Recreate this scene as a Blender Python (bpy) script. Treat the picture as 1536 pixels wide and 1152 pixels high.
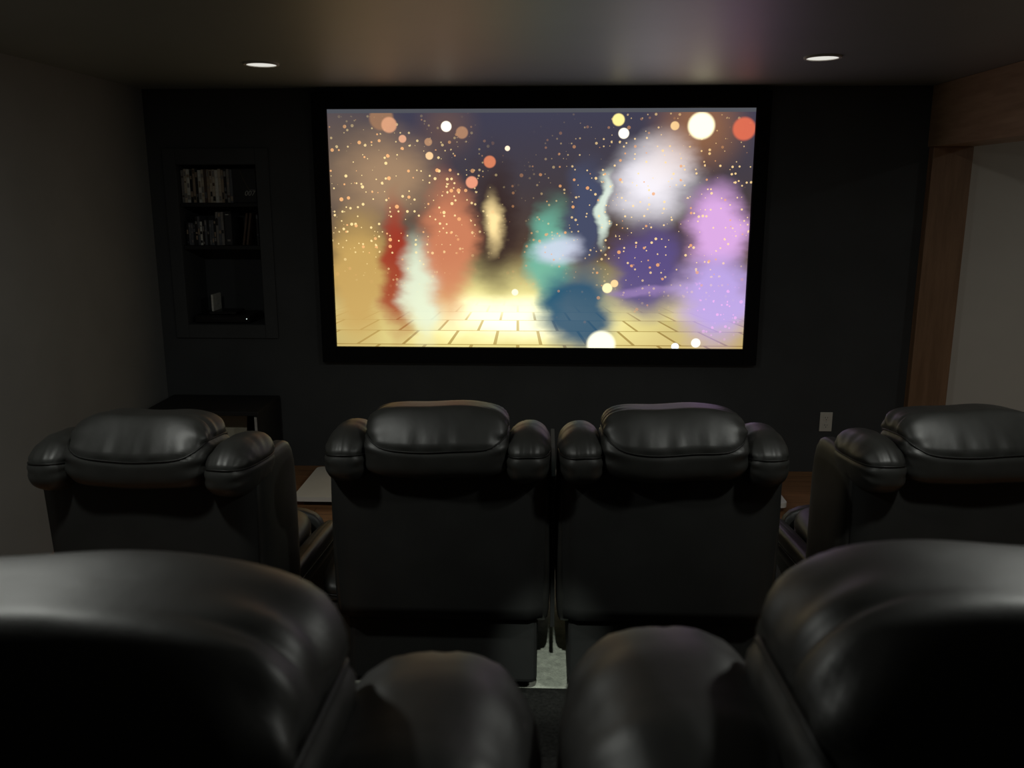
import bpy, bmesh, math, random
from mathutils import Vector, Matrix, Euler

for o in list(bpy.data.objects):
    bpy.data.objects.remove(o, do_unlink=True)
SC = bpy.context.scene
COL = SC.collection
random.seed(7)
R = math.radians

# ------------------------------------------------------------------ camera
cd = bpy.data.cameras.new('camera')
cam = bpy.data.objects.new('camera', cd); COL.objects.link(cam)
cam.location = (0.0, -5.0, 1.62)
cam.rotation_euler = (R(90 - 12.4), 0.0, R(2.25))
cd.sensor_fit = 'HORIZONTAL'; cd.sensor_width = 36.0
cd.lens = 1300.0 / 1536.0 * 36.0
cd.clip_start = 0.02
cd.dof.use_dof = True; cd.dof.focus_distance = 4.6; cd.dof.aperture_fstop = 8.0
SC.camera = cam

# ------------------------------------------------------------------ world, lights, exposure
SCREEN_GAIN = 1.25        # brightness of the projected picture
w = bpy.data.worlds.new('world'); SC.world = w; w.use_nodes = True
w.node_tree.nodes['Background'].inputs[0].default_value = (0.6, 0.6, 0.55, 1)
w.node_tree.nodes['Background'].inputs[1].default_value = 0.0

def area(name, loc, target, size, power, color):
    l = bpy.data.lights.new(name, 'AREA'); l.shape = 'DISK'; l.size = size
    l.energy = power; l.color = color
    o = bpy.data.objects.new(name, l); COL.objects.link(o)
    o.location = loc
    o.rotation_euler = (Vector(target) - Vector(loc)).to_track_quat('-Z', 'Y').to_euler()
    return o
# unseen dimmed lamps over the seats, plus one added to light the hall wall (their fittings are built further down)
WARM = (0.98, 1.0, 0.93)
LAMPS = [(-1.25, -3.3, 9.5), (1.2, -3.3, 9.5), (3.3, -1.6, 2.0)]
for (lx, ly, lp) in LAMPS:
    area('unseen_lamp_light', (lx, ly, 2.179), (lx, ly, 0), 0.12, lp, WARM)
sl = bpy.data.lights.new('added_rug_spot', 'SPOT'); sl.energy = 130.0; sl.color = (0.93, 1.0, 0.9); sl.spot_size = R(9); sl.spot_blend = 0.8; sl.shadow_soft_size = 0.02  # unseen narrow spot, added to brighten the rug between the middle recliners
so = bpy.data.objects.new('added_rug_spot', sl); COL.objects.link(so); so.location = (0.03, -4.5, 2.165)
so.rotation_euler = (Vector((0.03, -2.3, 0.0)) - so.location).to_track_quat('-Z', 'Y').to_euler()
LAMPS.append((0.03, -4.5, 0.0))

SC.view_settings.view_transform = 'Standard'
SC.view_settings.look = 'None'
SC.view_settings.gamma = 1.0
SC.view_settings.use_curve_mapping = False
SC.view_settings.exposure = 0.0

# ------------------------------------------------------------------ helpers
def lin(r, g, b):
    def c(v):
        v /= 255.0
        return v / 12.92 if v <= 0.04045 else ((v + 0.055) / 1.055) ** 2.4
    return (c(r), c(g), c(b), 1.0)

def link(name, me, mat=None, parent=None, loc=None, rot=None):
    o = bpy.data.objects.new(name, me); COL.objects.link(o)
    if mat is not None and me is not None and not me.materials: me.materials.append(mat)
    if parent is not None: o.parent = parent
    if loc is not None: o.location = loc
    if rot is not None: o.rotation_euler = rot
    return o

def tag(o, label, cat, group=None):
    o['label'] = label; o['category'] = cat
    if group: o['group'] = group
    return o

def thing(name, label, cat, loc=(0, 0, 0), rz=0.0, group=None):
    return tag(link(name, None, loc=loc, rot=(0, 0, rz)), label, cat, group)

def struct(o):
    o['kind'] = 'structure'; return o

def bm_mesh(bm, name, smooth=False):
    me = bpy.data.meshes.new(name)
    bmesh.ops.recalc_face_normals(bm, faces=bm.faces[:])
    bm.to_mesh(me); bm.free()
    if smooth:
        for p in me.polygons: p.use_smooth = True
    return me

def add_box(bm, x0, x1, y0, y1, z0, z1, bev=0.0, seg=2):
    b2 = bmesh.new()
    bmesh.ops.create_cube(b2, size=1.0)
    for v in b2.verts:
        v.co = Vector(((x0 + x1) / 2 + v.co.x * (x1 - x0), (y0 + y1) / 2 + v.co.y * (y1 - y0), (z0 + z1) / 2 + v.co.z * (z1 - z0)))
    if bev > 0:
        bmesh.ops.bevel(b2, geom=b2.edges[:], offset=bev, segments=seg, profile=0.5, affect='EDGES')
    tmp = bpy.data.meshes.new('tmp'); b2.to_mesh(tmp); b2.free()
    bm.from_mesh(tmp); bpy.data.meshes.remove(tmp)

def box(name, x0, x1, y0, y1, z0, z1, mat, parent=None, bev=0.0, seg=2):
    bm = bmesh.new(); add_box(bm, x0, x1, y0, y1, z0, z1, bev, seg)
    return link(name, bm_mesh(bm, name), mat, parent)

def tube_mesh(pts, r, name, closed=False, sides=6):
    bm = bmesh.new(); rings = []
    n = len(pts)
    for i, p in enumerate(pts):
        p = Vector(p)
        a = Vector(pts[(i - 1) % n] if (closed or i > 0) else pts[i])
        b = Vector(pts[(i + 1) % n] if (closed or i < n - 1) else pts[i])
        t = (b - a)
        t = t.normalized() if t.length > 1e-9 else Vector((1, 0, 0))
        u = t.cross(Vector((0, 0, 1)))
        u = u.normalized() if u.length > 1e-4 else Vector((1, 0, 0))
        v = t.cross(u).normalized()
        rings.append([bm.verts.new(p + (u * math.cos(2 * math.pi * k / sides) + v * math.sin(2 * math.pi * k / sides)) * r) for k in range(sides)])
    for i in range(n if closed else n - 1):
        A, B = rings[i], rings[(i + 1) % n]
        for k in range(sides):
            bm.faces.new((A[k], A[(k + 1) % sides], B[(k + 1) % sides], B[k]))
    if not closed:
        bm.faces.new(rings[0][::-1]); bm.faces.new(rings[-1])
    return bm_mesh(bm, name, True)

def disc_mesh(r, z0, z1, seg, name, r_in=0.0):
    bm = bmesh.new()
    ring = lambda rr, z: [bm.verts.new((rr * math.cos(2 * math.pi * k / seg), rr * math.sin(2 * math.pi * k / seg), z)) for k in range(seg)]
    a, b = ring(r, z0), ring(r, z1)
    for k in range(seg): bm.faces.new((a[k], a[(k + 1) % seg], b[(k + 1) % seg], b[k]))
    if r_in > 0:
        c, d = ring(r_in, z0), ring(r_in, z1)
        for k in range(seg):
            j = (k + 1) % seg
            bm.faces.new((c[k], c[j], d[j], d[k])); bm.faces.new((a[k], a[j], c[j], c[k])); bm.faces.new((b[k], b[j], d[j], d[k]))
    else:
        bm.faces.new(a); bm.faces.new(b)
    return bm_mesh(bm, name)

# ------------------------------------------------------------------ materials
class NT:
    def __init__(s, name):
        s.m = bpy.data.materials.new(name); s.m.use_nodes = True
        s.t = s.m.node_tree; s.n = s.t.nodes; s.n.clear()
    def add(s, typ, **kw):
        n = s.n.new(typ)
        for k, v in kw.items(): setattr(n, k, v)
        return n
    def lk(s, a, b): s.t.links.new(a, b)

def principled(name, base, rough=0.5, spec=0.5, noise=None, bump=None, stretch=None, vary=None, coat=0.0):
    """noise=(scale, amount) colour mottling, bump=(scale, strength, distance), vary=second colour"""
    t = NT(name); out = t.add('ShaderNodeOutputMaterial'); p = t.add('ShaderNodeBsdfPrincipled')
    t.lk(p.outputs[0], out.inputs[0])
    p.inputs['Base Color'].default_value = base
    p.inputs['Roughness'].default_value = rough
    p.inputs['Specular IOR Level'].default_value = spec
    p.inputs['Coat Weight'].default_value = coat; p.inputs['Coat Roughness'].default_value = 0.45
    tc = t.add('ShaderNodeTexCoord'); mp = t.add('ShaderNodeMapping')
    t.lk(tc.outputs['Object'], mp.inputs[0])
    if stretch: mp.inputs['Scale'].default_value = stretch
    if noise:
        nz = t.add('ShaderNodeTexNoise'); nz.inputs['Scale'].default_value = noise[0]; nz.inputs['Detail'].default_value = 4
        t.lk(mp.outputs[0], nz.inputs['Vector'])
        mx = t.add('ShaderNodeMix', data_type='RGBA')
        b2 = vary if vary else tuple(c * (1 - noise[1]) for c in base[:3]) + (1,)
        mr = t.add('ShaderNodeMapRange'); mr.inputs['From Min'].default_value = 0.3; mr.inputs['From Max'].default_value = 0.7
        t.lk(nz.outputs[0], mr.inputs[0]); t.lk(mr.outputs[0], mx.inputs[0])
        mx.inputs[6].default_value = base; mx.inputs[7].default_value = b2
        t.lk(mx.outputs[2], p.inputs['Base Color'])
    if bump:
        prev = None
        for (sc, st, ds) in bump:
            bn = t.add('ShaderNodeTexNoise'); bn.inputs['Scale'].default_value = sc; bn.inputs['Detail'].default_value = 3
            t.lk(mp.outputs[0], bn.inputs['Vector'])
            bp = t.add('ShaderNodeBump'); bp.inputs['Strength'].default_value = st; bp.inputs['Distance'].default_value = ds
            t.lk(bn.outputs[0], bp.inputs['Height'])
            if prev: t.lk(prev.outputs[0], bp.inputs['Normal'])
            prev = bp
        t.lk(prev.outputs[0], p.inputs['Normal'])
    return t.m

def wood_mat(name, c1, c2, axis_scale, rough=0.5, plank=None):
    t = NT(name); out = t.add('ShaderNodeOutputMaterial'); p = t.add('ShaderNodeBsdfPrincipled'); t.lk(p.outputs[0], out.inputs[0])
    tc = t.add('ShaderNodeTexCoord'); mp = t.add('ShaderNodeMapping'); mp.inputs['Scale'].default_value = axis_scale
    t.lk(tc.outputs['Object'], mp.inputs[0])
    nz = t.add('ShaderNodeTexNoise'); nz.inputs['Scale'].default_value = 3.0; nz.inputs['Detail'].default_value = 8; nz.inputs['Roughness'].default_value = 0.65
    t.lk(mp.outputs[0], nz.inputs['Vector'])
    mr = t.add('ShaderNodeMapRange'); mr.inputs['From Min'].default_value = 0.3; mr.inputs['From Max'].default_value = 0.7
    t.lk(nz.outputs[0], mr.inputs[0])
    mx = t.add('ShaderNodeMix', data_type='RGBA'); mx.inputs[6].default_value = c1; mx.inputs[7].default_value = c2
    t.lk(mr.outputs[0], mx.inputs[0]); col = mx.outputs[2]
    if plank:
        bk = t.add('ShaderNodeTexBrick'); bk.inputs['Scale'].default_value = 1.0
        bk.inputs['Brick Width'].default_value = plank[0]; bk.inputs['Row Height'].default_value = plank[1]; bk.inputs['Mortar Size'].default_value = 0.002
        bk.inputs['Color1'].default_value = (1, 1, 1, 1); bk.inputs['Color2'].default_value = (0.7, 0.7, 0.7, 1); bk.inputs['Mortar'].default_value = (0.25, 0.25, 0.25, 1)
        t.lk(tc.outputs['Object'], bk.inputs['Vector'])
        m2 = t.add('ShaderNodeMix', data_type='RGBA', blend_type='MULTIPLY'); m2.inputs[0].default_value = 1.0
        t.lk(col, m2.inputs[6]); t.lk(bk.outputs[0], m2.inputs[7]); col = m2.outputs[2]
    t.lk(col, p.inputs['Base Color']); p.inputs['Roughness'].default_value = rough
    bp = t.add('ShaderNodeBump'); bp.inputs['Strength'].default_value = 0.15; bp.inputs['Distance'].default_value = 0.002
    t.lk(nz.outputs[0], bp.inputs['Height']); t.lk(bp.outputs[0], p.inputs['Normal'])
    return t.m

M = {}
M['wall_black'] = principled('black_wall_paint', (0.068, 0.072, 0.075, 1), 0.75, 0.3, noise=(3, 0.2), bump=[(220, 0.25, 0.0006)])
M['wall_grey'] = principled('charcoal_wall_paint', (0.25, 0.258, 0.255, 1), 0.8, 0.3, noise=(2.5, 0.12), bump=[(160, 0.3, 0.0008)])
M['wall_white'] = principled('white_wall_paint', (0.75, 0.72, 0.66, 1), 0.8, 0.3, noise=(2, 0.08), bump=[(140, 0.3, 0.0008)])
M['ceiling'] = principled('dark_ceiling_paint', (0.235, 0.265, 0.245, 1), 0.58, 1.0, coat=1.0, noise=(1.6, 0.15), bump=[(1.6, 0.25, 0.02), (26, 0.12, 0.003)])
M['carpet'] = principled('dark_riser_carpet', (0.03, 0.03, 0.028, 1), 0.95, 0.1, noise=(90, 0.5), bump=[(300, 0.8, 0.003)])
M['wood_floor'] = wood_mat('brown_floorboards', (0.45, 0.23, 0.105, 1), (0.27, 0.13, 0.058, 1), (1.0, 9.0, 1.0), 0.4, plank=(1.2, 0.09))
M['wood_beam'] = wood_mat('brown_beam_wood', (0.44, 0.30, 0.18, 1), (0.29, 0.185, 0.105, 1), (9.0, 0.9, 9.0), 0.5)
M['wood_post'] = wood_mat('brown_post_wood', (0.36, 0.21, 0.12, 1), (0.23, 0.13, 0.07, 1), (9.0, 9.0, 0.9), 0.5)
M['leather'] = principled('black_leather', (0.028, 0.0285, 0.026, 1), 0.48, 0.5, coat=0.3, noise=(14, 0.3), bump=[(9, 0.22, 0.012), (420, 0.25, 0.0006)])
M['panel'] = principled('black_matte_vinyl', (0.027, 0.028, 0.027, 1), 0.62, 0.35, noise=(6, 0.25), bump=[(380, 0.3, 0.0005)])
M['thread'] = principled('black_seam_cord', (0.01, 0.01, 0.009, 1), 0.5, 0.4, noise=(200, 0.4))
M['black_plastic'] = principled('black_plastic', (0.008, 0.008, 0.009, 1), 0.35, 0.5, noise=(30, 0.3))
M['black_frame'] = principled('black_velvet_frame', (0.006, 0.006, 0.0065, 1), 0.85, 0.2, noise=(60, 0.3))
M['black_shelf'] = principled('black_painted_shelf', (0.02, 0.02, 0.021, 1), 0.6, 0.35, noise=(8, 0.25))
M['white_plastic'] = principled('white_plastic', (0.72, 0.69, 0.62, 1), 0.4, 0.5, noise=(40, 0.05))
M['slot'] = principled('dark_slot', (0.03, 0.028, 0.026, 1), 0.7, 0.2, noise=(40, 0.2))
M['slab'] = principled('pale_slab', (0.86, 0.85, 0.8, 1), 0.3, 0.5, noise=(5, 0.08), bump=[(60, 0.1, 0.001)])
M['rug'] = principled('pale_grey_rug', (0.7, 0.73, 0.62, 1), 0.95, 0.1, noise=(45, 0.4), bump=[(160, 0.9, 0.004)])
M['lens'] = principled('frosted_lamp_lens', (0.85, 0.84, 0.8, 1), 0.5, 0.4, noise=(30, 0.05))
M['metal'] = principled('brushed_steel', (0.5, 0.5, 0.48, 1), 0.35, 0.5, noise=(60, 0.2))
M['paper'] = principled('cream_paper', (0.6, 0.55, 0.42, 1), 0.8, 0.3, noise=(12, 0.15))
M['gold'] = principled('dull_gold_print', (0.22, 0.16, 0.09, 1), 0.5, 0.4, noise=(50, 0.2))
M['silver_print'] = principled('silver_print', (0.5, 0.5, 0.47, 1), 0.5, 0.4, noise=(50, 0.1))

def emitter(name, color, strength):
    t = NT(name); out = t.add('ShaderNodeOutputMaterial'); e = t.add('ShaderNodeEmission')
    e.inputs[0].default_value = color; e.inputs[1].default_value = strength
    t.lk(e.outputs[0], out.inputs[0]); return t.m
M['led'] = emitter('indicator_led', (0.8, 1.0, 0.92, 1), 1.2)
M['lens'] = emitter('dim_lamp_lens', (1.0, 0.98, 0.9, 1), 0.75)

# ------------------------------------------------------------------ room shell
XL, XR, ZC, YB = -2.27, 2.08, 2.19, -7.2
NX0, NX1, NZ0, NZ1, ND = -2.105, -1.648, 0.865, 1.78, 0.31      # media niche opening

def struct_box(name, *a, **k): return struct(box(name, *a, **k))
struct_box('floor', XL, 4.2, -3.35, 0.4, -0.1, 0.0, M['wood_floor'])
struct_box('floor_riser', XL, 4.2, YB, -3.3, -0.1, 0.40, M['carpet'])
struct_box('floor_carpet', -0.72, 0.85, -3.3, -2.392, 0.0, 0.008, M['carpet'])
struct_box('ceiling', XL, 4.2, YB, 0.4, ZC, ZC + 0.1, M['ceiling'])
struct_box('wall_left', XL - 0.1, XL, YB, 0.4, 0.0, ZC, M['wall_grey'])
struct_box('wall_rear', XL, 4.2, YB - 0.1, YB, 0.0, ZC, M['wall_grey'])
bm = bmesh.new()
add_box(bm, XL, NX0, 0, 0.34, 0, ZC); add_box(bm, NX1, 2.30, 0, 0.34, 0, ZC)
add_box(bm, NX0, NX1, 0, 0.34, 0, NZ0); add_box(bm, NX0, NX1, 0, 0.34, NZ1, ZC)
add_box(bm, NX0, NX1, ND, 0.34, NZ0, NZ1)
wall_front = struct(link('wall_front', bm_mesh(bm, 'wall_front'), M['wall_black']))
for z in (1.567, 1.325):
    box('shelf', NX0 + 0.002, NX1 - 0.002, 0.006, ND - 0.002, z - 0.022, z, M['black_shelf'], wall_front, bev=0.002, seg=1)
bm = bmesh.new()
for a in ((NX0 - 0.075, NX0, NZ0 - 0.08, NZ1 + 0.09), (NX1, NX1 + 0.075, NZ0 - 0.08, NZ1 + 0.09), (NX0, NX1, NZ1, NZ1 + 0.09), (NX0, NX1, NZ0 - 0.08, NZ0)):
    add_box(bm, a[0], a[1], -0.016, 0.0, a[2], a[3], 0.003, 1)
struct(link('trim_3', bm_mesh(bm, 'niche_casing'), M['wall_black']))
struct_box('wall_hall', 2.30, 4.2, 0.0, 0.34, 0, ZC, M['wall_white'])
struct_box('wall_hall_side', 4.2, 4.3, YB, 0.34, 0, ZC, M['wall_white'])
struct_box('wall_right', XR, 2.28, YB, -3.6, 0.0, 1.868, M['wall_grey'])
struct_box('trim_1', 2.09, 2.305, -0.06, 0.0, 0.0, 1.868, M['wood_post'], bev=0.004)
struct_box('trim_2', XR, 2.30, YB, 0.0, 1.868, ZC, M['wood_beam'], bev=0.004)

# ------------------------------------------------------------------ projection screen
def screen_material():
    t = NT('projected_picture'); out = t.add('ShaderNodeOutputMaterial'); em = t.add('ShaderNodeEmission')
    t.lk(em.outputs[0], out.inputs[0]); em.inputs[1].default_value = SCREEN_GAIN
    tc = t.add('ShaderNodeTexCoord'); uv = tc.outputs['UV']          # u to the right, v downward from the top, over the picture
    sep = t.add('ShaderNodeSeparateXYZ'); t.lk(uv, sep.inputs[0])
    # soft warping so the fields have organic edges
    nz = t.add('ShaderNodeTexNoise'); nz.inputs['Scale'].default_value = 7.0; nz.inputs['Detail'].default_value = 4
    t.lk(uv, nz.inputs['Vector'])
    sb = t.add('ShaderNodeVectorMath', operation='SUBTRACT'); t.lk(nz.outputs['Color'], sb.inputs[0]); sb.inputs[1].default_value = (0.5, 0.5, 0.5)
    ml = t.add('ShaderNodeVectorMath', operation='MULTIPLY'); t.lk(sb.outputs[0], ml.inputs[0]); ml.inputs[1].default_value = (0.1, 0.1, 0.0)
    wuv = t.add('ShaderNodeVectorMath', operation='ADD'); t.lk(uv, wuv.inputs[0]); t.lk(ml.outputs[0], wuv.inputs[1]); wuv = wuv.outputs[0]
    def ramp(sock, stops):
        r = t.add('ShaderNodeValToRGB'); cr = r.color_ramp
        while len(cr.elements) < len(stops): cr.elements.new(0.5)
        for e, (p, c) in zip(cr.elements, stops): e.position = p; e.color = c
        t.lk(sock, r.inputs[0]); return r.outputs[0]
    def mix(fac, a, b, mode='MIX'):
        m = t.add('ShaderNodeMix', data_type='RGBA', blend_type=mode)
        if isinstance(fac, float): m.inputs[0].default_value = fac
        else: t.lk(fac, m.inputs[0])
        for i, s in ((6, a), (7, b)):
            if isinstance(s, tuple): m.inputs[i].default_value = s
            else: t.lk(s, m.inputs[i])
        return m.outputs[2]
    def field(u, v, ru, rv, soft, vec, amount=1.0):
        a = t.add('ShaderNodeVectorMath', operation='SUBTRACT'); t.lk(vec, a.inputs[0]); a.inputs[1].default_value = (u, v, 0)
        b = t.add('ShaderNodeVectorMath', operation='MULTIPLY'); t.lk(a.outputs[0], b.inputs[0]); b.inputs[1].default_value = (1 / ru, 1 / rv, 0)
        c = t.add('ShaderNodeVectorMath', operation='LENGTH'); t.lk(b.outputs[0], c.inputs[0])
        r = t.add('ShaderNodeMapRange', interpolation_type='SMOOTHSTEP')
        r.inputs['From Min'].default_value = 1.0 + soft; r.inputs['From Max'].default_value = 1.0 - soft
        r.inputs['To Min'].default_value = 0.0; r.inputs['To Max'].default_value = amount
        t.lk(c.outputs['Value'], r.inputs[0]); return r.outputs[0]
    S = lin
    col = ramp(sep.outputs[1], [(0.0, S(58, 57, 74)), (0.3, S(62, 55, 60)), (0.55, S(74, 58, 48)), (0.74, S(110, 88, 58)), (0.84, S(178, 162, 110)), (1.0, S(190, 166, 108))])
    # paving in perspective on the glowing ground
    dv = t.add('ShaderNodeMath', operation='SUBTRACT'); t.lk(sep.outputs[1], dv.inputs[0]); dv.inputs[1].default_value = 0.55
    du = t.add('ShaderNodeMath', operation='SUBTRACT'); t.lk(sep.outputs[0], du.inputs[0]); du.inputs[1].default_value = 0.45
    dm = t.add('ShaderNodeMath', operation='MAXIMUM'); t.lk(dv.outputs[0], dm.inputs[0]); dm.inputs[1].default_value = 0.02
    q = t.add('ShaderNodeMath', operation='DIVIDE'); t.lk(du.outputs[0], q.inputs[0]); t.lk(dm.outputs[0], q.inputs[1])
    iv = t.add('ShaderNodeMath', operation='DIVIDE'); iv.inputs[0].default_value = 1.0; t.lk(dm.outputs[0], iv.inputs[1])
    cb = t.add('ShaderNodeCombineXYZ'); t.lk(q.outputs[0], cb.inputs[0]); t.lk(iv.outputs[0], cb.inputs[1])
    bk = t.add('ShaderNodeTexBrick'); t.lk(cb.outputs[0], bk.inputs['Vector']); bk.inputs['Scale'].default_value = 5.0
    bk.inputs['Brick Width'].default_value = 1.3; bk.inputs['Row Height'].default_value = 1.9; bk.inputs['Mortar Size'].default_value = 0.05
    bk.inputs['Color1'].default_value = (1, 1, 1, 1); bk.inputs['Color2'].default_value = (0.8, 0.78, 0.72, 1); bk.inputs['Mortar'].default_value = (0.5, 0.42, 0.3, 1)
    gm = t.add('ShaderNodeMapRange', interpolation_type='SMOOTHSTEP'); t.lk(sep.outputs[1], gm.inputs[0])
    gm.inputs['From Min'].default_value = 0.78; gm.inputs['From Max'].default_value = 0.9
    col = mix(field(0.42, 0.88, 0.34, 0.17, 0.9, wuv, 0.95), col, S(250, 240, 160))
    col = mix(field(0.44, 0.875, 0.17, 0.075, 0.8, wuv, 1.0), col, (1.25, 1.2, 0.8, 1))
    col = mix(gm.outputs[0], col, mix(1.0, col, bk.outputs[0], 'MULTIPLY'))
    # large soft colour fields
    for (u, v, ru, rv, s, c, a) in [
        (0.03, 0.25, 0.12, 0.25, 0.8, S(104, 88, 74), 0.8), (0.14, 0.28, 0.10, 0.16, 0.7, S(160, 130, 100), 0.8),
        (0.06, 0.70, 0.075, 0.25, 0.45, S(186, 152, 88), 0.95), (0.155, 0.66, 0.035, 0.26, 0.5, S(150, 52, 36), 0.9),
        (0.215, 0.75, 0.045, 0.2, 0.5, S(214, 224, 198), 0.9), (0.285, 0.58, 0.055, 0.27, 0.5, S(196, 122, 88), 0.9),
        (0.395, 0.46, 0.05, 0.24, 0.6, S(50, 36, 34), 0.9), (0.385, 0.46, 0.022, 0.1, 0.8, S(255, 226, 160), 0.9),
        (0.53, 0.62, 0.045, 0.22, 0.5, S(104, 172, 150), 0.9), (0.61, 0.44, 0.045, 0.22, 0.5, S(64, 70, 94), 0.95),
        (0.655, 0.40, 0.016, 0.13, 0.5, S(205, 220, 205), 0.9),
        (0.595, 0.83, 0.09, 0.16, 0.4, S(18, 72, 104), 0.95), (0.55, 0.57, 0.045, 0.06, 0.6, S(200, 205, 225), 0.8),
        (0.765, 0.29, 0.08, 0.13, 0.75, S(232, 228, 236), 0.95), (0.80, 0.2, 0.05, 0.1, 0.8, S(225, 215, 215), 0.7), (0.765, 0.66, 0.085, 0.19, 0.4, S(84, 72, 122), 0.95),
        (0.765, 0.75, 0.08, 0.02, 0.6, S(140, 116, 166), 0.8),
        (0.925, 0.48, 0.065, 0.16, 0.5, S(206, 160, 214), 0.95), (0.93, 0.78, 0.085, 0.18, 0.45, S(176, 154, 214), 0.95)]:
        col = mix(field(u, v, ru, rv, s, wuv, a), col, c)
    # sparkles scattered round the two sides
    for (sc, thr, off, reg, c) in [(58, 0.26, 0.0, (0.15, 0.36, 0.22, 0.30), S(255, 226, 160)), (34, 0.20, 3.1, (0.13, 0.33, 0.24, 0.30), S(244, 180, 120)),
                                   (62, 0.24, 7.7, (0.80, 0.36, 0.26, 0.36), S(250, 214, 150)), (36, 0.19, 1.3, (0.74, 0.44, 0.28, 0.36), S(226, 160, 104)),
                                   (52, 0.27, 5.9, (0.93, 0.82, 0.07, 0.13), S(226, 168, 226))]:
        mp = t.add('ShaderNodeMapping'); t.lk(uv, mp.inputs[0]); mp.inputs['Location'].default_value = (off, off * 0.7, 0); mp.inputs['Scale'].default_value = (1.77, 1, 1)
        vo = t.add('ShaderNodeTexVoronoi'); vo.inputs['Scale'].default_value = sc; t.lk(mp.outputs[0], vo.inputs['Vector'])
        # only some cells carry a spark
        sx = t.add('ShaderNodeSeparateXYZ'); t.lk(vo.outputs['Color'], sx.inputs[0])
        lim = t.add('ShaderNodeMath', operation='MULTIPLY'); t.lk(sx.outputs[0], lim.inputs[0]); lim.inputs[1].default_value = thr * 1.5
        ls = t.add('ShaderNodeMath', operation='LESS_THAN'); t.lk(vo.outputs['Distance'], ls.inputs[0]); t.lk(lim.outputs[0], ls.inputs[1])
        keep = t.add('ShaderNodeMath', operation='GREATER_THAN'); t.lk(sx.outputs[1], keep.inputs[0]); keep.inputs[1].default_value = 0.55
        f1 = t.add('ShaderNodeMath', operation='MULTIPLY'); t.lk(ls.outputs[0], f1.inputs[0]); t.lk(keep.outputs[0], f1.inputs[1])
        f2 = t.add('ShaderNodeMath', operation='MULTIPLY'); t.lk(f1.outputs[0], f2.inputs[0]); t.lk(field(*reg, 0.45, wuv, 0.8), f2.inputs[1])
        col = mix(f2.outputs[0], col, c)
    # round out-of-focus lights
    k = 1.77
    for (u, v, r, c, a) in [(0.128, 0.02, 0.028, S(150, 112, 84), 0.8), (0.146, 0.048, 0.018, S(206, 150, 116), 0.9), (0.281, 0.055, 0.05, S(120, 88, 66), 0.4),
        (0.281, 0.055, 0.012, (1.4, 1.25, 1.0, 1), 1.0), (0.318, 0.08, 0.014, S(172, 128, 98), 0.8), (0.177, 0.105, 0.009, S(216, 160, 128), 0.9),
        (0.238, 0.118, 0.009, S(170, 130, 100), 0.9), (0.24, 0.175, 0.009, S(240, 200, 150), 0.9), (0.383, 0.2, 0.014, S(206, 122, 88), 0.9),
        (0.34, 0.285, 0.014, S(226, 150, 120), 0.9), (0.425, 0.145, 0.006, S(255, 230, 200), 1.0), (0.684, 0.03, 0.014, S(255, 236, 150), 0.9),
        (0.697, 0.085, 0.012, (1.3, 1.2, 0.95, 1), 1.0), (0.815, 0.055, 0.01, S(255, 220, 160), 0.9), (0.872, 0.06, 0.075, S(180, 120, 60), 0.45),
        (0.876, 0.055, 0.03, (1.35, 1.2, 0.75, 1), 1.0), (0.975, 0.068, 0.026, S(214, 104, 76), 0.85), (0.655, 0.985, 0.034, (1.2, 1.15, 0.85, 1), 0.85),
        (0.836, 0.992, 0.009, (1.1, 1.15, 1.2, 1), 1.0), (0.886, 0.975, 0.011, (1.2, 1.15, 1.0, 1), 1.0), (0.667, 0.735, 0.012, S(255, 240, 180), 0.95),
        (0.684, 0.715, 0.009, S(250, 210, 150), 0.9), (0.443, 0.755, 0.008, S(255, 250, 215), 0.9)]:
        col = mix(field(u, v, r, r * k, 0.16 if r < 0.04 else 0.9, uv, a), col, c)
    # dim light on the cloth beyond the picture, painted as a flat grey glow
    eu = t.add('ShaderNodeMath', operation='SUBTRACT'); t.lk(sep.outputs[1], eu.inputs[0]); eu.inputs[1].default_value = 0.0
    ge = t.add('ShaderNodeMath', operation='GREATER_THAN'); t.lk(sep.outputs[1], ge.inputs[0]); ge.inputs[1].default_value = 0.0
    col = mix(ge.outputs[0], S(74, 76, 82), col)
    # thin weave grain
    t.lk(col, em.inputs[0])
    return t.m

SX0, SX1, SZ0, SZ1 = -1.2215, 1.1335, 0.745, 2.075       # white cloth inside the frame
scr = thing('projection_screen', 'large lit projection screen in a wide black frame on the front wall', 'screen', (0, 0, 0))
bm = bmesh.new()
vs = [bm.verts.new(c) for c in ((SX0, -0.03, SZ0), (SX1, -0.03, SZ0), (SX1, -0.03, SZ1), (SX0, -0.03, SZ1))]
f = bm.faces.new(vs); uvl = bm.loops.layers.uv.new('UVMap')
PT = 2.054                                               # top of the picture on the cloth
for l in f.loops:
    l[uvl].uv = ((l.vert.co.x - SX0) / (SX1 - SX0), (PT - l.vert.co.z) / (PT - SZ0))
me = bpy.data.meshes.new('picture'); bm.to_mesh(me); bm.free()
pic = link('picture_surface', me, screen_material(), scr)
pic['label'] = 'bright picture of soft colours and round golden lights'
bm = bmesh.new()
FX0, FX1, FZ0, FZ1 = -1.305, 1.212, 0.652, 2.165
for a in ((FX0, SX0, FZ0, FZ1), (SX1, FX1, FZ0, FZ1), (SX0, SX1, SZ1, FZ1), (SX0, SX1, FZ0, SZ0)):
    add_box(bm, a[0], a[1], -0.055, -0.002, a[2], a[3], 0.004, 1)
link('frame', bm_mesh(bm, 'screen_frame'), M['black_frame'], scr)
box('backing', SX0, SX1, -0.026, -0.004, SZ0, SZ1, M['black_frame'], scr)

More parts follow.
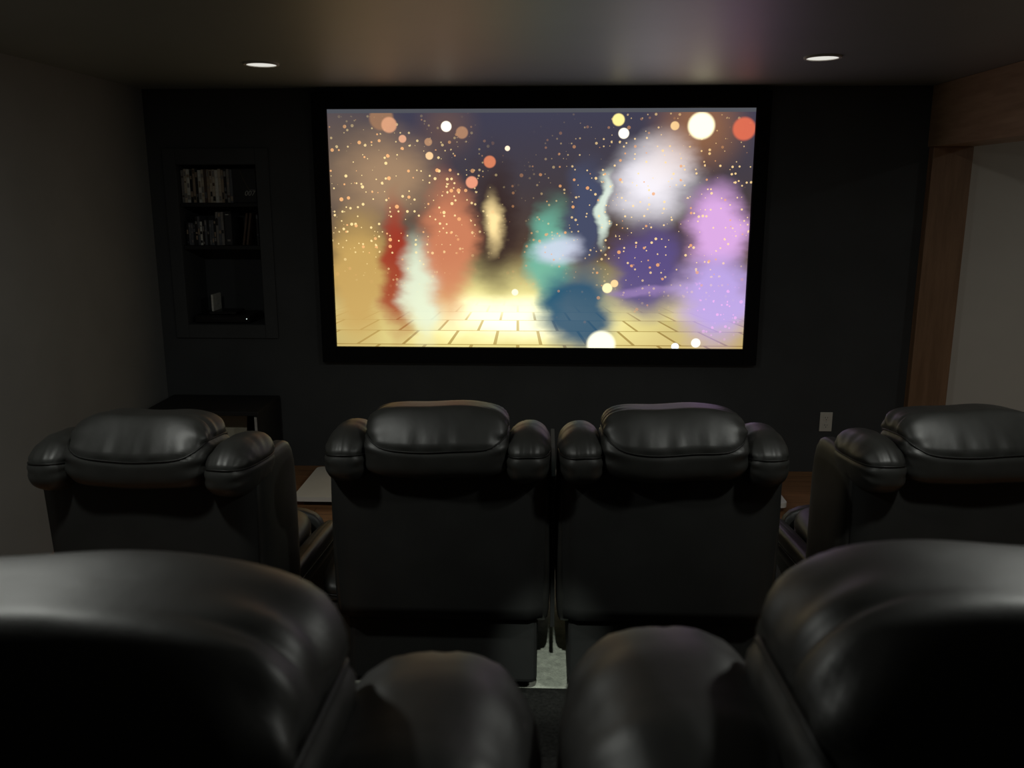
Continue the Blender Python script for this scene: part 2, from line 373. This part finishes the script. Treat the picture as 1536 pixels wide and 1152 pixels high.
# ------------------------------------------------------------------ recessed ceiling lights
for (x, y, lab) in [(-1.285, -0.94, 'round pale recessed light in the ceiling, above the media niche side'), (1.171, -1.04, 'round pale recessed light in the ceiling, nearer the wooden beam')] + [(l[0], l[1], 'lit recessed lamp in the ceiling ' + n) for l, n in zip(LAMPS, ('over the seats by the side wall', 'over the seats by the beam', 'in the hall beyond the wooden beam, added to light its wall', 'over the middle of the back row, added to light the rug'))]:
    t = thing('recessed_light', lab, 'ceiling light', (x, y, ZC), 0, 'recessed ceiling lights')
    link('trim_ring', disc_mesh(0.078, -0.008, 0.0, 40, 'trim_ring', 0.066), M['white_plastic'], t)
    link('lens', disc_mesh(0.0655, -0.005, -0.001, 40, 'lens'), M['lens'], t)

# ------------------------------------------------------------------ power outlet
t = thing('power_outlet', 'small white double power outlet low on the black front wall', 'outlet', (1.65, 0, 0.309))
box('cover_plate', -0.036, 0.036, -0.007, 0.0, -0.058, 0.058, M['white_plastic'], t, 0.003)
for dz in (0.0225, -0.0225):
    r = box('receptacle', -0.016, 0.016, -0.009, -0.0065, dz - 0.0145, dz + 0.0145, M['white_plastic'], t, 0.002, 1)
    for dx, h in ((-0.0065, 0.0045), (0.0065, 0.0035)):
        box('slot', dx - 0.0014, dx + 0.0014, -0.0094, -0.0088, dz + 0.004 - h, dz + 0.004 + h, M['slot'], r)
    box('ground_hole', -0.0024, 0.0024, -0.0094, -0.0088, dz - 0.0105, dz - 0.0055, M['slot'], r)
link('screw', disc_mesh(0.003, 0.0, 0.001, 12, 'screw'), M['metal'], t, (0, -0.007, 0), (R(90), 0, 0))

# ------------------------------------------------------------------ leather recliners
def superq(name, a, b, c, n, res, seam=None, gather=0.0, taper=0.0, sag=0.0, seed=0, tz=0.0, slope=0.0, dome=0.0):
    """cushion as a rounded box; seam=(height, rise at the ends); returns (mesh, seam mesh or None)"""
    rnd = random.Random(seed)
    ph = [rnd.uniform(0, 6.28) for _ in range(8)]
    zs = (lambda x, y: seam[0] + seam[1] * min(1, abs(x) / a) ** 6) if seam else None
    def deform(p):
        x, y, z = p
        u = z / c
        x2 = x * (1 - taper * max(0.0, u) ** 1.5)
        d = 0.0
        z2 = z + sag * math.cos(x / a * math.pi * 0.5) * (1 if z > 0 else -1.0)
        z2 += min(1.0, a / 0.2) ** 1.5 * (0.0025 * math.sin(x / a * 3.1 + ph[0]) + 0.0015 * math.sin(x / a * 6.3 + ph[1]))
        z2 -= dome * (x / a) ** 2 * max(0.0, u)
        y2 = y + 0.004 * min(1.0, a / 0.2) * math.sin(x / a * 4.2 + ph[2] + z / c)
        if seam and slope and y < 0 and z > seam[0]:
            y2 += slope * (-y / b) * min(1.0, (z - seam[0]) / (c - seam[0])) ** 1.2
        return Vector((x2, y2 + tz * u, z2))
    bm = bmesh.new()
    bmesh.ops.create_cube(bm, size=2.0)
    bmesh.ops.subdivide_edges(bm, edges=bm.edges[:], cuts=res, use_grid_fill=True)
    for v in bm.verts:
        p = [math.tan(k * math.pi / 4 * 0.96) / math.tan(math.pi / 4 * 0.96) for k in v.co]
        r = sum(abs(k) ** n for k in p) ** (1.0 / n)
        q = Vector((p[0] / r * a, p[1] / r * b, p[2] / r * c))
        nrm = Vector((math.copysign(abs(q.x / a) ** (n - 1) / a, q.x), math.copysign(abs(q.y / b) ** (n - 1) / b, q.y), math.copysign(abs(q.z / c) ** (n - 1) / c, q.z))).normalized()
        off = 0.0
        if seam:
            dz = q.z - zs(q.x, q.y)
            off -= 0.006 * math.exp(-(dz / 0.008) ** 2)
            if gather and dz > 0:
                s = q.x / a * 17 + (q.y / b) * 6
                wv = math.sin(s + ph[3]) * 0.6 + math.sin(s * 1.73 + ph[4]) * 0.5 + math.sin(s * 2.9 + ph[5]) * 0.3
                off += gather * wv * math.exp(-(dz / (0.05)) ** 2) * min(1, dz / 0.012)
        if gather and slope:
            pa = math.atan2(q.z / c, q.y / b)
            off += gather * 0.9 * (math.sin(pa * 11 + ph[6]) + 0.6 * math.sin(pa * 17 + ph[7])) * math.exp(-((a - abs(q.x)) / 0.045) ** 2) * min(1.0, math.hypot(q.z / c, q.y / b)) ** 2
        v.co = deform(q + nrm * off)
    me = bm_mesh(bm, name, True)
    if not seam: return me, None
    pts = []
    for i in range(120):
        fi = 2 * math.pi * i / 120
        lo, hi = 0.0, 2.0
        ca, sa = math.cos(fi) * a, math.sin(fi) * b
        for _ in range(40):
            m = (lo + hi) / 2
            val = abs(m * ca / a) ** n + abs(m * sa / b) ** n + abs(zs(m * ca, 0) / c) ** n
            if val < 1: lo = m
            else: hi = m
        q = Vector((lo * ca * (1 - 0.0035 / a), lo * sa * (1 - 0.0035 / b), zs(lo * ca, 0)))
        pts.append(deform(q))
    return me, tube_mesh(pts, 0.0028, name + '_seam', True)

HEAD = [superq('headrest', 0.219, 0.125, 0.105, 5.6, 26, (-0.012, 0.05), 0.0035, (0.14, 0.05, 0.08)[s], 0.003, s, -0.01, 0.085) for s in range(3)]
WING = [superq('shoulder_cushion', 0.071, 0.15, 0.082, 3.1, 20, (0.012, 0.0), 0.0018, 0.06, 0.003, 20 + s, 0.0, 0.05, 0.016) for s in range(3)]
BOLSTER = superq('side_bolster', 0.034, 0.16, 0.30, 5.0, 12, None)[0]
BACKC = superq('back_cushion', 0.27, 0.10, 0.25, 4.0, 14, (0.0, 0.0), 0.002)
SEATC = superq('seat_cushion', 0.265, 0.32, 0.085, 4.5, 14, (0.0, 0.0), 0.0015)
FOOT = superq('footrest', 0.262, 0.035, 0.16, 4.5, 10, None)[0]

def prism_mesh(name, x0, x1, y0, y1, z0, z1, bev): 
    bm = bmesh.new(); add_box(bm, x0, x1, y0, y1, z0, z1, bev, 3)
    return bm_mesh(bm, name, False)
def rear_panel_mesh():
    bm = bmesh.new()
    nx, nz = 14, 14
    W0, W1, z0, z1 = 0.322, 0.334, 0.29, 0.86
    g = []
    for j in range(nz + 1):
        row = []
        for i in range(nx + 1):
            s, q = i / nx * 2 - 1, j / nz
            hw = W0 + (W1 - W0) * q
            edge = min(1.0, (1 - abs(s)) / 0.05, 1) ** 0.5
            y = -0.395 - 0.018 * edge - 0.012 * (1 - s * s) * math.sin(q * math.pi) - 0.02 * q
            row.append(bm.verts.new((s * hw, y, z0 + (z1 - z0) * q)))
        g.append(row)
    for j in range(nz):
        for i in range(nx): bm.faces.new((g[j][i], g[j][i + 1], g[j + 1][i + 1], g[j + 1][i]))
    ret = bmesh.ops.extrude_face_region(bm, geom=bm.faces[:])
    for e in ret['geom']:
        if isinstance(e, bmesh.types.BMVert): e.co.y = -0.30
    return bm_mesh(bm, 'rear_panel', True)
REAR = rear_panel_mesh()
BASE = prism_mesh('base', -0.305, 0.305, -0.375, 0.36, 0.04, 0.283, 0.02)
def foot_mesh(): 
    bm = bmesh.new(); add_box(bm, -0.02, 0.02, -0.02, 0.02, 0, 0.045, 0.004, 1); return bm_mesh(bm, 'foot')
FEET = foot_mesh()
ARM = {}
def arm_mesh(wd):
    if wd not in ARM:
        ARM[wd] = (prism_mesh('arm_body', -wd / 2 + 0.006, wd / 2 - 0.006, -0.33, 0.38, 0.045 if wd != 0.075 else 0.24, 0.31, 0.02), superq('arm_pad', wd / 2, 0.37, 0.055, 3.6, 14, (-0.005, 0.0), 0.002))
    return ARM[wd]

def recliner(label, x, y, z, rz, arm_l, arm_r, var=0, lean=0.0, head_dz=0.0, group='front row recliners', wing_dz=0.0, joined=False, bolster_dz=0.0, wing_w=1.0):
    t = thing('recliner', label, 'recliner', (x, y, z), R(rz), group)
    L = M['leather']
    link('rear_panel', REAR, M['panel'], t)
    link('base', BASE, M['panel'], t)
    for sx in (-1, 1):
        for sy in (-0.3, 0.28): link('foot', FEET, M['black_plastic'], t, (sx * 0.26, sy, 0.0))
    h = link('headrest', HEAD[var % 3][0], L, t, (0.0, -0.375, 0.875 + head_dz), (R(-4 + lean), 0, 0))
    link('seam', HEAD[var % 3][1], M['thread'], h)
    for k, s in enumerate((-1, 1)):
        wg = link('shoulder_cushion', WING[(var + k) % 3][0], L, t, (s * (0.346 - 0.071 * wing_w), -0.355, 0.830 + wing_dz), (R(-3 + lean), 0, R(s * -1.5)))
        link('seam', WING[(var + k) % 3][1], M['thread'], wg); wg.scale.x = wing_w
        link('side_bolster', BOLSTER, L, t, (s * 0.313, -0.235 + bolster_dz * 0.4, 0.545 + bolster_dz))
    b = link('back_cushion', BACKC[0], L, t, (0, -0.23, 0.555), (R(-6), 0, 0)); link('seam', BACKC[1], M['thread'], b)
    b = link('seat_cushion', SEATC[0], L, t, (0, 0.05, 0.34), (R(3), 0, 0)); link('seam', SEATC[1], M['thread'], b)
    if joined: box('connecting_panel', 0.3475, 0.3605, -0.36, 0.2, 0.24, 0.75, M['panel'], t)
    link('footrest', FOOT, L, t, (0, 0.40, 0.24))
    for s, wd in ((-1, arm_l), (1, arm_r)):
        body, pad = arm_mesh(wd)
        cx = s * (0.27 + wd / 2)
        ab = link('arm_body', body, L, t, (cx, 0, 0))
        ap = link('arm_pad', pad[0], L, t, (cx, 0.03, 0.33)); link('seam', pad[1], M['thread'], ap)
    return t

recliner('black leather recliner in the front row beside the charcoal side wall', -1.16, -2.17, 0.0, -4, 0.07, 0.07, 0)
recliner('left of the two joined black recliners below the middle of the screen', -0.325, -2.07, 0.012, 0, 0.15, 0.075, 1, head_dz=-0.004, joined=True)
recliner('right of the two joined black recliners below the middle of the screen', 0.385, -2.07, 0.012, 0, 0.075, 0.15, 2, head_dz=-0.004)
recliner('black leather recliner in the front row near the wooden post', 1.235, -2.06, 0.0, 4, 0.07, 0.07, 1, head_dz=0.008)
recliner('large near black recliner at the left bottom, seen over its headrest', -0.345, -4.16, 0.40, 0, 0.09, 0.07, 2, 0, 0.0, 'back row recliners', -0.018, bolster_dz=-0.09, wing_w=1.16)
recliner('large near black recliner at the right bottom, seen over its headrest', 0.357, -4.14, 0.40, 0, 0.07, 0.09, 0, 0, 0.012, 'back row recliners', -0.004, bolster_dz=-0.09, wing_w=1.16)

# ------------------------------------------------------------------ floor pieces at the front
bm = bmesh.new(); add_box(bm, -0.72, 0.84, -2.39, -1.0, 0.0, 0.011, 0.004, 2)
tag(link('area_rug', bm_mesh(bm, 'area_rug'), M['rug']), 'pale grey rug on the floorboards under the two middle recliners', 'rug')
t = thing('low_platform', 'long low pale slab on the wooden floor below the screen', 'platform', (0, 0, 0))
bm = bmesh.new(); add_box(bm, -1.325, 1.255, -0.72, -0.2, 0.035, 0.06, 0.0)
ve = [e for e in bm.edges if abs(e.verts[0].co.z - e.verts[1].co.z) > 0.01]
bmesh.ops.bevel(bm, geom=ve, offset=0.03, segments=5, profile=0.5, affect='EDGES')
link('top_slab', bm_mesh(bm, 'top_slab'), M['slab'], t)
box('plinth', -1.28, 1.21, -0.67, -0.22, 0.0, 0.035, M['black_plastic'], t)

# low black open cabinet in the corner under the niche
t = thing('media_cabinet', 'low black open cabinet in the corner below the media niche', 'cabinet', (-1.9, -0.23, 0))
box('top', -0.32, 0.32, -0.2, 0.2, 0.42, 0.445, M['black_shelf'], t, 0.003)
for x in (-0.32, 0.295): box('side_panel', x, x + 0.025, -0.2, 0.2, 0.0, 0.42, M['black_shelf'], t, 0.002)
box('back_panel', -0.295, 0.295, 0.185, 0.2, 0.02, 0.42, M['black_shelf'], t)
for z in (0.04, 0.19): box('shelf', -0.295, 0.295, -0.19, 0.185, z, z + 0.02, M['black_shelf'], t, 0.002)
box('edge_strip', 0.298, 0.312, -0.206, -0.2, 0.29, 0.415, M['metal'], t, 0.002)
b = thing('magazine', 'cream covered magazine leaning inside the low corner cabinet', 'magazine', (-1.9, -0.23, 0.21))
box('pages', -0.14, 0.14, -0.004, 0.004, 0.0, 0.185, M['paper'], b, 0.001, 1)
box('cover', -0.142, 0.142, -0.0056, -0.0042, 0.0, 0.187, M['paper'], b)
b.location = (-1.86, -0.25, 0.2115); b.rotation_euler = (R(-14), 0, 0)

# ------------------------------------------------------------------ media on the niche shelves
ORD = ['first', 'second', 'third', 'fourth', 'fifth', 'sixth', 'seventh', 'eighth', 'ninth', 'tenth', 'eleventh', 'twelfth', 'thirteenth', 'fourteenth', 'fifteenth', 'sixteenth', 'seventeenth', 'eighteenth']
SP = {}
def spine(name, c):
    key = name
    if key not in SP: SP[key] = principled(name + '_case', c, 0.4, 0.45, noise=(60, 0.35))
    return SP[key]
COLS = {'cream': (0.630, 0.555, 0.435, 1), 'white': (0.820, 0.820, 0.750, 1), 'tan': (0.420, 0.330, 0.240, 1), 'grey': (0.300, 0.285, 0.270, 1), 'brown': (0.11, 0.07, 0.05, 1), 'black': (0.02, 0.02, 0.022, 1), 'slate': (0.150, 0.158, 0.180, 1)}
def case(x, z, wd, h, colname, label, group, tilt=0.0, y0=0.03, name='disc_case', band=True):
    t = thing(name, label, 'disc case', (x, y0, z), 0, group)
    t.rotation_euler = (0, R(tilt), 0)
    box('sleeve', -wd / 2 + 0.0004, wd / 2 - 0.0004, 0.0, 0.13, 0.0, h, spine(colname, COLS[colname]), t, 0.001, 1)
    if band:
        alts = ('brown', 'grey', 'black', 'tan') if colname in ('cream', 'white', 'tan', 'grey') else ('grey', 'tan', 'slate')
        for lo, hi, pr in ((0.03, 0.2, 0.8), (0.3, 0.6, 0.6), (0.7, 0.86, 0.7)):
            if random.random() > pr: continue
            alt = random.choice(alts); z0 = h * random.uniform(lo, hi); ln = h * random.uniform(0.04, 0.22); mg = random.uniform(0.0015, 0.004)
            box('title_print', -wd / 2 + mg, wd / 2 - mg, -0.0006, 0.0006, z0, min(h * 0.97, z0 + ln), spine(alt, COLS[alt]), t)
    return t
x = NX0 + 0.006
top = ['grey', 'cream', 'white', 'black', 'tan', 'black', 'white', 'cream', 'brown', 'tan', 'cream', 'cream', 'white', 'cream', 'tan', 'black', 'grey']
for i, c in enumerate(top):
    wd = 0.0185 if c == 'white' else 0.015 + 0.002 * random.random()
    case(x + wd / 2, 1.568, wd, 0.187 + random.uniform(-0.006, 0.004), c, '%s disc case with a %s spine from the left on the top niche shelf' % (ORD[i], c), 'disc cases on the top niche shelf')
    x += wd
xb = x + 0.001
case(xb + 0.008, 1.568, 0.016, 0.186, 'slate', 'dark case beside the boxed set on the top niche shelf', 'disc cases on the top niche shelf', band=True)
bs = thing('boxed_set', 'black boxed set with 007 on its cover on the top niche shelf', 'boxed set', (-1.737, 0.035, 1.568))
box('slipcase', -0.070, 0.070, 0.0, 0.06, 0.0, 0.19, spine('black', COLS['black']), bs, 0.0015, 1)
cu = bpy.data.curves.new('cover_text', 'FONT'); cu.body = '007'; cu.size = 0.04; cu.align_x = 'CENTER'; cu.extrude = 0.0004; cu.shear = 0.25
tmp = bpy.data.objects.new('cover_text', cu); COL.objects.link(tmp)
dg = bpy.context.evaluated_depsgraph_get(); tm = bpy.data.meshes.new_from_object(tmp.evaluated_get(dg)); bpy.data.objects.remove(tmp)
link('cover_number', tm, M['silver_print'], bs, (0.03, -0.001, 0.04), (R(90), 0, 0))
link('cover_line', tube_mesh([(-0.02 + 0.05 * s - 0.01 * math.sin(s * 3.1) + 0.03 * (s > 0.5) * 0, -0.0005, 0.185 - 0.115 * s ** 1.4) for s in [k / 14 for k in range(15)]], 0.0009, 'cover_line'), M['gold'], bs)
link('cover_rule', tube_mesh([(0.03, -0.0005, 0.072), (0.066, -0.0005, 0.072)], 0.0008, 'cover_rule'), M['silver_print'], bs)
case(-1.6545, 1.568, 0.011, 0.188, 'brown', 'thin brown case at the right end of the top niche shelf', 'disc cases on the top niche shelf', y0=0.02)
x = NX0 + 0.014
mid = [('black', .128), ('slate', .128), ('slate', .126), ('black', .128), ('black', .165), ('slate', .165), ('white', .135), ('black', .145), ('slate', .145), ('black', .145), ('slate', .145), ('slate', .145), ('black', .145), ('grey', .19), ('slate', .19), ('grey', .19)]
for i, (c, h) in enumerate(mid):
    wd = 0.0135 if h < 0.18 else 0.0155
    case(x + wd / 2, 1.326, wd, h, c, '%s disc case with a %s spine from the left on the second niche shelf' % (ORD[i], c), 'disc cases on the second niche shelf')
    x += wd
bs = thing('boxed_set', 'dark grey boxed set standing on the second niche shelf', 'boxed set', (x + 0.026, 0.03, 1.326))
box('slipcase', -0.02, 0.02, 0.0, 0.13, 0.0, 0.183, spine('charcoal', (0.045, 0.045, 0.05, 1)), bs, 0.002, 1)
box('title_print', -0.013, 0.006, -0.0006, 0.0006, 0.172, 0.177, M['silver_print'], bs)
box('title_print', -0.009, 0.009, -0.0006, 0.0006, 0.022, 0.034, spine('grey', COLS['grey']), bs)
for k, xx in enumerate((-1.760, -1.738)):
    case(xx, 1.327, 0.013, 0.185, 'brown', '%s of two dark cases leaning over on the second niche shelf' % ('left' if k == 0 else 'right'), 'leaning cases on the second niche shelf', tilt=9.5, band=False)
for k, xx in enumerate((-1.672, -1.657)):
    case(xx, 1.326, 0.0135, 0.165 + 0.012 * (1 - k), 'black', '%s of two black cases at the right end of the second niche shelf' % ('left' if k == 0 else 'right'), 'end cases on the second niche shelf')
# player, thin box and small case in the bottom bay
t = thing('disc_player', 'black disc player with a lit dot in the bottom bay of the niche', 'disc player', (-1.915, 0.15, NZ0))
box('body', -0.165, 0.165, -0.12, 0.12, 0.004, 0.05, M['black_plastic'], t, 0.004)
box('front_panel', -0.163, 0.163, -0.125, -0.1195, 0.008, 0.046, M['black_plastic'], t, 0.002, 1)
box('disc_tray', -0.07, 0.05, -0.1262, -0.1245, 0.026, 0.036, M['black_shelf'], t, 0.001, 1)
link('indicator_light', disc_mesh(0.0028, 0.0, 0.0012, 12, 'indicator_light'), M['led'], t, (0.147, -0.1252, 0.03), (R(90), 0, 0))
for x in (-0.13, 0.13): box('foot', x - 0.012, x + 0.012, -0.1, -0.076, 0.0, 0.0045, M['black_plastic'], t)
t = thing('set_top_box', 'thin black box lying on top of the disc player', 'box', (-1.915, 0.13, NZ0 + 0.0505))
box('body', -0.085, 0.075, -0.08, 0.08, 0.002, 0.018, M['black_plastic'], t, 0.003)
box('front_strip', -0.08, 0.07, -0.0812, -0.0798, 0.006, 0.014, M['black_shelf'], t)
for x in (-0.06, 0.05): box('foot', x - 0.008, x + 0.008, -0.06, -0.044, 0.0, 0.0022, M['black_plastic'], t)
t = case(-1.985, NZ0 + 0.069, 0.012, 0.098, 'white', 'small pale case standing upright on the disc player stack', 'loose cases in the bottom bay', y0=0.07, band=False)
